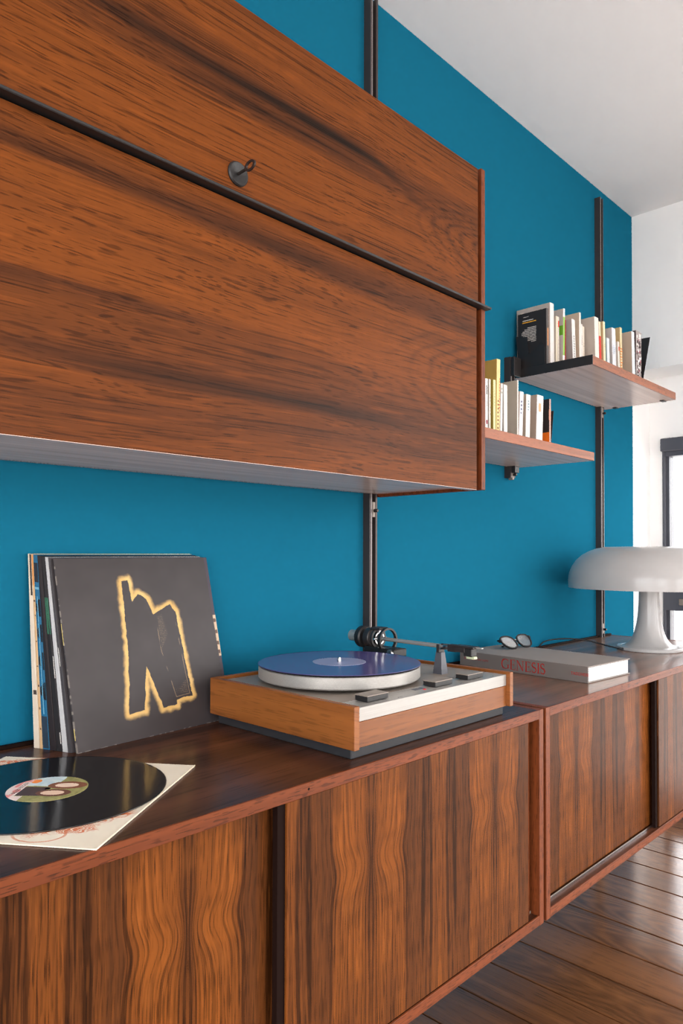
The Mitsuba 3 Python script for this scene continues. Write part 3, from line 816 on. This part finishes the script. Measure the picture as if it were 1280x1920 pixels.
def on_spine(poly, y_start, height, zc):
    """lettering on the spine reading away from the page end: text runs from the far end towards the near end"""
    m_ = extr(affinity.scale(poly, height, height, origin=(0, 0)), .0004)
    m_.apply_transform(frame_m((-.0012, y_start, zc - height / 2), [0, -1, 0], [0, 0, 1], [-1, 0, 0]))
    return m_


RED = lin(150, 44, 40)
gw, gx = serif_text('GENESIS')
put('title', on_spine(gw, .2500, .0265, .0205), 'm_print', t, color=RED, m=FB, label='red serif title lettering')


def sans_on_spine(txt, y_start, height, zc, bold=False):
    m_ = meshkit.text_mesh(txt, height, .0004, bold)
    m_.apply_transform(frame_m((-.0012, y_start, zc - height / 2), [0, -1, 0], [0, 0, 1], [-1, 0, 0]))
    return m_


put('author_line', sans_on_spine('SEBASTIÃO SALGADO', .375, .0056, .0215), 'm_print', t, color=lin(138, 58, 54), m=FB)
put('imprint', sans_on_spine('TASCHEN', .0460, .0072, .0205, True), 'm_print', t, color=RED, m=FB)

# ---------------------------------------------------------------- spectacles on the book
t = thing('spectacles', 'black rimmed spectacles lying folded on the thick grey book', 'spectacles')
zb = TZ + .0412
G0, G1 = np.array([1.7680, -.1400]), np.array([1.8480, -.1400])
gx_ = np.array([math.cos(-.10), math.sin(-.10), 0])
gn = np.array([-gx_[1], gx_[0], 0])
gu = math.cos(.78) * np.array([0, 0, 1]) + math.sin(.78) * gn       # lenses lean back
gd = np.cross(gx_, gu)


def lens_outline(k):
    pts = []
    for a in np.linspace(0, 2 * np.pi, 41)[:-1]:
        c_, s_ = math.cos(a), math.sin(a)
        rx, ry = .0285, .0205
        x_ = rx * np.sign(c_) * abs(c_) ** .80
        y_ = ry * np.sign(s_) * abs(s_) ** .85
        x_ *= 1 + .10 * (y_ / ry)
        pts.append((k * (x_ + .004 * (y_ / ry)), y_))
    return Polygon(pts)


GO = np.array([1.8440, -.1250, zb + .0])
for k, ox in ((-1, -.0360), (1, .0360)):
    pol = lens_outline(k)
    fm = frame_m(GO + gx_ * ox + gu * .0225, gx_, gu, gd)
    put('rim', extr(pol.buffer(.0030).difference(pol.buffer(-.0012)), .0038), 'm_black', t, m=fm)
    fm2 = fm.copy()
    fm2[:3, 3] += gd * .0012
    put('lens', extr(pol, .0010), 'm_lens', t, m=fm2, label='pale reflecting lens')
    hinge = GO + gx_ * (ox + k * .032) + gu * .032
    put('hinge', cbox(-.003, .003, -.004, .004, -.004, .006, .0008), 'm_black', t, m=frame_m(hinge, gx_, gu, gd))
    back = hinge + gn * .016
    pth = [hinge, hinge + gn * .010 - gx_ * k * .003, back - gx_ * k * .018 - [0, 0, .004], back - gx_ * k * .075 - [0, 0, .012], back - gx_ * k * .105 - [0, 0, .022]]
    pth = spline(np.array(pth), 30)
    pth[:, 2] = np.maximum(pth[:, 2], zb + .003)
    put('temple', tube(pth, .0021, 10), 'm_black', t, smooth=40)
put('bridge', tube(spline(np.array([GO - gx_ * .0085 + gu * .028, GO + gu * .0315, GO + gx_ * .0085 + gu * .028]), 12), .0016, 10), 'm_arm', t, smooth=40)
for k in (-1, 1):
    put('nose_pad', trimesh.creation.icosphere(2, .0036), 'm_arm', t, smooth=True, m=trimesh.transformations.translation_matrix(GO + gx_ * k * .009 + gu * .017 + gn * .006))

# ---------------------------------------------------------------- mushroom lamp and its cord
t = thing('mushroom_lamp', 'white glossy mushroom shaped table lamp on the right sideboard', 'table lamp')
LC = (2.3900, -.2810, TZ + .0003)
put('foot', lathe([(0, 0), (.0985, 0), (.1003, .0018), (.1003, .0090), (.0985, .0112), (.0880, .0116), (.0866, .0100), (.0850, .0116), (.030, .0130), (0, .0130)], 96, LC), 'm_lamp', t, smooth=30)
st = [(0, .0118), (.0845, .0118), (.0800, .0128), (.0745, .0150), (.0690, .0190), (.0610, .0270), (.0540, .0370), (.0480, .0500), (.0430, .0660), (.0385, .0860), (.0350, .1100), (.0325, .1400), (.0310, .1750), (.0305, .2100), (.0305, .2500), (0, .2500)]
put('stem', lathe(st, 96, LC), 'm_lamp', t, smooth=40)
outer = [(.2530, .2010), (.2532, .2250), (.2515, .2420), (.2470, .2590), (.2390, .2755), (.2270, .2925), (.2100, .3085), (.1900, .3205), (.1650, .3305), (.1400, .3355), (.1150, .3368), (.0900, .3350), (.0600, .3310), (.0300, .3280), (0, .3270)]
inner = [(0, .3230), (.0300, .3240), (.0600, .3270), (.0900, .3310), (.1150, .3328), (.1400, .3315), (.1635, .3266), (.1875, .3168), (.2070, .3052), (.2235, .2898), (.2352, .2735), (.2431, .2575), (.2476, .2410), (.2493, .2250), (.2490, .2010)]
put('shade', lathe(outer + [(.2528, .2000), (.2495, .2000)][:0] + inner[::1][:0] + inner[::-1][::-1] + [outer[0]], 128, LC), 'm_lamp', t, smooth=40)
put('shade_holder', cat(cyl((LC[0], LC[1], TZ + .2500), (LC[0], LC[1], TZ + .3240), .0100, 24), *[cyl((LC[0], LC[1], TZ + .262), (LC[0] + .09 * math.cos(a), LC[1] + .09 * math.sin(a), TZ + .262), .0060, 16) for a in np.arange(4) * np.pi / 2 + .4],
    *[trimesh.creation.icosphere(2, .022).apply_translation((LC[0] + .105 * math.cos(a), LC[1] + .105 * math.sin(a), TZ + .262)) for a in np.arange(4) * np.pi / 2 + .4]), 'm_lamp', t, smooth=40)
cord = spline(np.array([[2.3040, -.2320, TZ + .0065], [2.2950, -.2150, TZ + .0080], [2.2850, -.1600, TZ + .0180], [2.2700, -.1150, TZ + .0270], [2.2350, -.0650, TZ + .0300], [2.2000, -.0300, TZ + .0260], [2.1800, -.0120, TZ + .0170], [2.1720, -.0029, TZ + .0020], [2.1700, -.0028, TZ - .05]]), 70)
put('lamp_cord', tube(cord, .0023, 10), 'm_black', smooth=40, label='thin black cord looping from the lamp foot over the sideboard back edge', cat='cord')

# ---------------------------------------------------------------- books
W_, CR, GR = (228, 224, 219), (226, 212, 190), (188, 180, 172)
UP = [
    # x, y, thickness, height, lean, depth, cover colour, spine colour, marks, label, finish
    ('large', 2.0317, -.122, .0262, .1969, -.0024, .117, (206, 190, 180), (226, 224, 222), [('c', .78, .90, .80, .95, (196, 180, 168), 1)], 'tall white hardback standing behind the black book, second from the left on the upper shelf'),
    ('black', 2.0170, -.117, .0130, .1768, -.0010, .100, (48, 44, 45), (88, 84, 84), 'BLACK', 'black paperback with white and orange print, first on the left of the upper shelf'),
    ('cream', 2.0620, -.125, .0100, .1615, .0015, .100, (206, 194, 178), (224, 214, 192), [], 'short cream paperback just right of the tall white hardback'),
    ('reddot', 2.0741, -.125, .0106, .1619, -.0010, .100, (190, 180, 170), (212, 204, 192), [('s', .1, .9, .80, .92, (196, 64, 48), 1), ('s', .2, .8, .1, .6, (186, 172, 156), 7)], 'short pale paperback with a red spot at the top of its spine'),
    ('green', 2.0895, -.135, .0104, .1906, .0030, .115, (196, 186, 178), (150, 204, 92), [('c', .02, .36, .56, .72, (96, 150, 42), 1), ('s', 0, 1, .86, 1, (232, 230, 226), 1), ('s', 0, 1, 0, .22, (230, 228, 224), 1)], 'tall pale paperback with a bright green square and green spine'),
    ('red_edge', 2.1119, -.130, .0068, .1601, .0011, .100, (140, 48, 46), (150, 52, 48), [], 'thin dark red paperback behind the leaning grey one'),
    ('grey', 2.1585, -.135, .0240, .1710, -.0112, .105, (188, 178, 172), (226, 226, 224), [('s', .3, .7, .30, .72, (140, 140, 142), 9)], 'grey white paperback leaning to the left on the upper shelf'),
    ('beige', 2.1925, -.140, .0125, .2010, -.0020, .110, (214, 190, 166), (232, 228, 220), [], 'tall beige paperback, tallest beside the leaning grey one'),
    ('thin_white', 2.2097, -.138, .0104, .1669, -.0017, .100, (206, 198, 190), (230, 228, 224), [('s', .3, .7, .6, .8, (150, 140, 140), 5)], 'thin white paperback right of the tall beige one'),
    ('thin_cream', 2.2214, -.138, .0132, .1625, -.0019, .100, (210, 200, 186), (224, 214, 198), [('s', .3, .7, .2, .7, (170, 156, 140), 9)], 'thin cream paperback left of the thick white one'),
    ('thick_white', 2.2500, -.168, .0311, .1935, -.0095, .130, (200, 186, 174), (232, 226, 216), [('c', .66, .82, .12, .70, (120, 104, 94), 16), ('c', .52, .60, .80, .85, (170, 52, 54), 1)], 'thick white paperback with a printed back cover in front of the rail'),
    ('red_band', 2.2858, -.168, .0132, .1850, -.0120, .105, (206, 190, 160), (228, 214, 184), [('s', 0, 1, .05, .74, (198, 66, 54), 1)], 'cream paperback with a red band along its spine'),
    ('yellowish', 2.3045, -.172, .0156, .1900, -.0070, .110, (216, 186, 138), (236, 224, 188), [('s', .3, .7, .50, .62, (196, 160, 110), 4)], 'yellowish cream paperback right of the red banded one'),
    ('pale_blue', 2.3260, -.175, .0200, .1390, -.0060, .100, (178, 200, 206), (214, 222, 226), [('c', .40, .75, .55, .85, (214, 120, 130), 1), ('s', .2, .8, .05, .25, (206, 150, 120), 1)], 'short pale blue paperback with a pink patch'),
    ('white', 2.3570, -.180, .0300, .1790, -.0100, .110, (196, 188, 184), (222, 226, 232), [('s', .15, .85, .52, .70, (168, 180, 196), 5)], 'white paperback with a bluish spine near the middle of the upper shelf'),
    ('small_white', 2.3920, -.185, .0130, .1380, -.0095, .100, (206, 194, 180), (226, 218, 208), [('s', .2, .8, .78, .88, (206, 80, 70), 1)], 'small white paperback with a red spot left of the orange patterned one'),
    ('orange', 2.4143, -.182, .0172, .1933, -.0065, .120, (206, 178, 128), (222, 206, 164), [('c', .30, .75, .64, .80, (170, 80, 56), 6), ('s', .1, .9, .22, .66, (214, 122, 66), 9), ('s', .1, .9, .03, .16, (206, 110, 60), 2)], 'tan paperback with orange pattern on its spine'),
    ('big_white', 2.4967, -.190, .0250, .1959, -.0100, .135, (206, 184, 164), (222, 232, 240), [('c', .50, .92, .10, .70, (150, 120, 98), 18)], 'large white paperback with brown print, left of the mottled thick book'),
    ('mottled', 2.5245, -.190, .0500, .2080, .0020, .130, (84, 70, 68), (170, 160, 158), 'MOTTLE', 'thick book with mottled black white and red spine, last on the upper shelf'),
]
LOW = [
    ('white_black', 1.6524, -.130, .0138, .1764, .0004, .105, (206, 198, 194), (228, 226, 226), [('s', .25, .75, .76, .90, (52, 50, 54), 6), ('s', .4, .6, .58, .72, (130, 130, 150), 5), ('s', .2, .8, .3, .36, (150, 70, 84), 1)], 'white paperback with black lettering, leftmost on the lower shelf'),
    ('thin_pale', 1.6708, -.130, .0090, .1775, .0004, .105, (196, 186, 170), (222, 216, 208), [('s', .35, .65, .45, .8, (160, 152, 150), 7)], 'thin pale paperback, second from the left on the lower shelf'),
    ('olive', 1.6922, -.130, .0132, .1798, .0005, .105, (190, 166, 70), (232, 226, 172), [('s', .3, .7, .60, .86, (170, 176, 130), 6)], 'olive yellow paperback with pale yellow spine'),
    ('yellow', 1.7068, -.130, .0185, .2409, .0045, .150, (222, 178, 92), (240, 212, 150), [('c', .60, .95, .66, .84, (160, 120, 60), 6), ('s', .25, .60, .15, .55, (130, 90, 60), 9), ('s', .62, .88, .40, .80, (206, 110, 80), 12)], 'tall yellow orange paperback, tallest on the lower shelf'),
    ('white_green', 1.7265, -.130, .0112, .1764, .0055, .105, (206, 200, 190), (228, 226, 222), [('s', .2, .6, .84, .96, (120, 130, 112), 2)], 'narrow white paperback right of the tall yellow one'),
    ('white_plain', 1.7477, -.130, .0195, .1758, -.0010, .105, (206, 198, 190), (234, 230, 224), [('s', .35, .6, .06, .10, (170, 160, 150), 1)], 'plain white paperback left of the tall grey one'),
    ('tall_grey', 1.8180, -.130, .0066, .2011, .0020, .140, (204, 192, 176), (236, 230, 222), [('c', .52, .92, .10, .52, (140, 126, 108), 20), ('c', .6, .9, .58, .76, (176, 164, 146), 6)], 'tall grey white paperback with a printed back cover on the lower shelf'),
    ('white_stripes', 1.8255, -.130, .0215, .1711, .0100, .105, (214, 196, 186), (232, 230, 232), [('s', .25, .55, .62, .88, (88, 90, 120), 4)], 'white paperback with blue marks leaning right of the tall grey one'),
    ('white_blue', 1.8638, -.130, .0262, .1690, .0070, .105, (198, 184, 166), (226, 224, 220), [('s', .35, .6, .72, .92, (110, 140, 158), 4)], 'white paperback with pale blue lettering on the lower shelf'),
    ('thick_white', 1.9244, -.130, .0400, .1777, .0099, .105, (196, 174, 158), (226, 226, 226), [('c', .66, .92, .08, .70, (110, 96, 88), 18), ('s', .25, .60, .72, .86, (206, 160, 120), 1)], 'thickest white paperback on the lower shelf with a tan emblem'),
    ('black_orange', 1.9985, -.135, .0105, .1740, .0010, .100, (52, 46, 46), (196, 166, 156), [('c', 0, 1, .205, .415, (232, 112, 26), 1), ('c', .30, .70, .50, .74, (170, 150, 130), 8), ('c', .4, .8, .04, .16, (130, 110, 96), 4), ('s', 0, 1, .62, .82, (206, 150, 130), 1)], 'black paperback with a bright orange band, last on the lower shelf'),
]


def make_book(kind, x, y, th, h, lean, dep, cc, sc, marks, lab, zs, group):
    t_ = thing('book', lab, 'book', group)
    sh = np.eye(4)
    sh[0, 2] = lean / h
    sh[:3, 3] = (x, y, zs + .0009)
    bt = .0013
    cov_ = cat(cbox(0, bt, .0015, dep, 0, h, .0003), cbox(th - bt, th, .0015, dep, 0, h, .0003))
    put('cover', cov_, 'm_print', t_, color=lin(cc) * .74, m=sh)  # covers darkened to imitate weaker light on their side faces
    n_ = 8
    arc = [(th / 2 - th / 2 * math.cos(a), .0022 - .0022 * math.sin(a)) for a in np.linspace(0, math.pi, n_)]
    pol = Polygon(arc + [(th, .0030), (0, .0030)])
    put('spine', extr(pol, h), 'm_print', t_, color=lin(sc) * .88, m=sh)
    put('pages', cbox(bt, th - bt, .0030, dep - .001, .0008, h - .0008), 'm_print', t_, color=lin(232, 226, 214), m=sh)
    rng = random.Random(lab)
    if marks == 'BLACK':
        rows = []
        for r_ in range(10):
            z_ = h * (.72 - .028 * r_)
            ln = (.35, .48, .56, .60, .60, .58, .55, .48, .38, .2)[r_]
            rows.append(cbox(-.0004, .0002, dep * (.36), dep * (.36 + ln * .85), z_, z_ + .0022))
        for r_ in range(4):
            rows.append(cbox(-.0004, .0002, dep * .24, dep * (.62 - .06 * r_), h * (.10 - .018 * r_), h * (.10 - .018 * r_) + .0012))
        put('printed_text', cat(*rows[10:]), 'm_print', t_, color=lin(168, 160, 154), m=sh)
        put('printed_text', cat(*rows[:10]), 'm_print', t_, color=lin(198, 190, 184), m=sh)
        rows = []
        rows.append(cbox(-.0004, .0002, dep * .46, dep * .83, h * .855, h * .872))
        rows.append(cbox(-.0004, .0002, dep * .62, dep * .80, h * .925, h * .935))
        put('printed_text', cat(*rows), 'm_print', t_, color=lin(198, 190, 184), m=sh)
        put('printed_title', cbox(-.0005, .0002, dep * .36, dep * .84, h * .820, h * .838), 'm_print', t_, color=lin(226, 158, 48), m=sh)
        put('barcode_patch', cat(cbox(-.0004, .0002, dep * .83, dep * .95, h * .03, h * .12), cbox(-.0004, .0002, dep * .62, dep * .66, h * .04, h * .13)), 'm_print', t_, color=lin(206, 200, 190), m=sh)
        put('spine_print', cat(cbox(th * .3, th * .7, -.0005, .0004, h * .35, h * .66)), 'm_print', t_, color=lin(206, 140, 92), m=sh)
        return t_
    if marks == 'MOTTLE':
        for col_, n in (((60, 44, 46), 46), ((232, 228, 226), 40), ((140, 72, 84), 14)):
            bits = [cbox(a, a + rng.uniform(.003, .010), -.0004 - rng.uniform(0, .0002), .0012, b_, b_ + rng.uniform(.004, .012)) for a, b_ in [(rng.uniform(.004, th - .013), rng.uniform(.003, h - .014)) for _ in range(n)]]
            put('spine_print', cat(*bits), 'm_print', t_, color=lin(col_), m=sh)
        return t_
    for side, u0, u1, v0, v1, col_, n in marks:
        bits = []
        for r_ in range(n):
            hh = (v1 - v0) * h / n
            z_ = v1 * h - (r_ + 1) * hh
            f = 1 if n == 1 else .45
            if side == 'c':
                a, b_ = u0 * dep, (u1 if n == 1 else u1 - rng.uniform(0, .25) * (u1 - u0)) * dep
                bits.append(cbox(-.0003, .0003, max(a, .0016), b_, z_, z_ + hh * f))
            else:
                a, b_ = u0 * th, u1 * th
                if n == 1:
                    ar = [(th / 2 - (th / 2 + .0002) * math.cos(q_), .0022 - .00255 * math.sin(q_)) for q_ in np.linspace(0.02, math.pi - .02, n_ * 2)]
                    ar = [p_ for p_ in ar if a - 1e-4 <= p_[0] <= b_ + 1e-4] if (u0, u1) != (0, 1) else ar
                    if len(ar) >= 2:
                        m_ = extr(Polygon(ar + [(p_[0], p_[1] + .0006) for p_ in ar[::-1]]), hh)
                        m_.apply_translation((0, 0, z_))
                        bits.append(m_)
                else:
                    bits.append(cbox(a, a + (b_ - a) * rng.uniform(.5, 1), -.0004, .0016, z_, z_ + hh * f))
        if bits:
            put('printed_text' if n > 1 else 'printed_patch', cat(*bits), 'm_print', t_, color=lin(col_), m=sh)
    return t_


for b_ in UP:
    make_book(*b_, 1.682, 'paperbacks on the upper shelf')
for b_ in LOW:
    make_book(*b_, 1.3975, 'paperbacks on the lower shelf')

# ---------------------------------------------------------------- bookends


def bookend(lab, x, zs, pts, yb, lean=0.0, foot=1):
    t_ = thing('bookend', lab, 'bookend')
    m_ = extr(Polygon(pts), .0014)
    m_.apply_transform(frame_m((x, yb, zs + .0008), [0, -1, 0], [lean, 0, 1], [1, 0, 0]))
    put('plate', m_, 'm_black_metal', t_)
    a, c = (x, x + .055) if foot > 0 else (x - .055, x + .0014)
    put('foot', cbox(a, c, yb - .085, yb - .02, zs + .0001, zs + .0008), 'm_black_metal', t_)


bookend('black metal bookend with notched top in front of the black book', 2.0118, 1.682, [(.000, 0), (.092, 0), (.092, .058), (.078, .075), (.055, .052), (.036, .045), (.030, .100), (-.010, .108), (-.004, .055)], -.022, 0.0, 1)
bookend('dark grey metal bookend leaning away from the mottled thick book', 2.5790, 1.682, [(.03, 0), (.160, 0), (.160, .215), (.075, .215)], -.025, .40, -1)
bookend('small black metal bookend at the right end of the lower shelf', 2.0115, 1.3975, [(.02, 0), (.105, 0), (.112, .140), (.030, .140)], -.025, .055, -1)
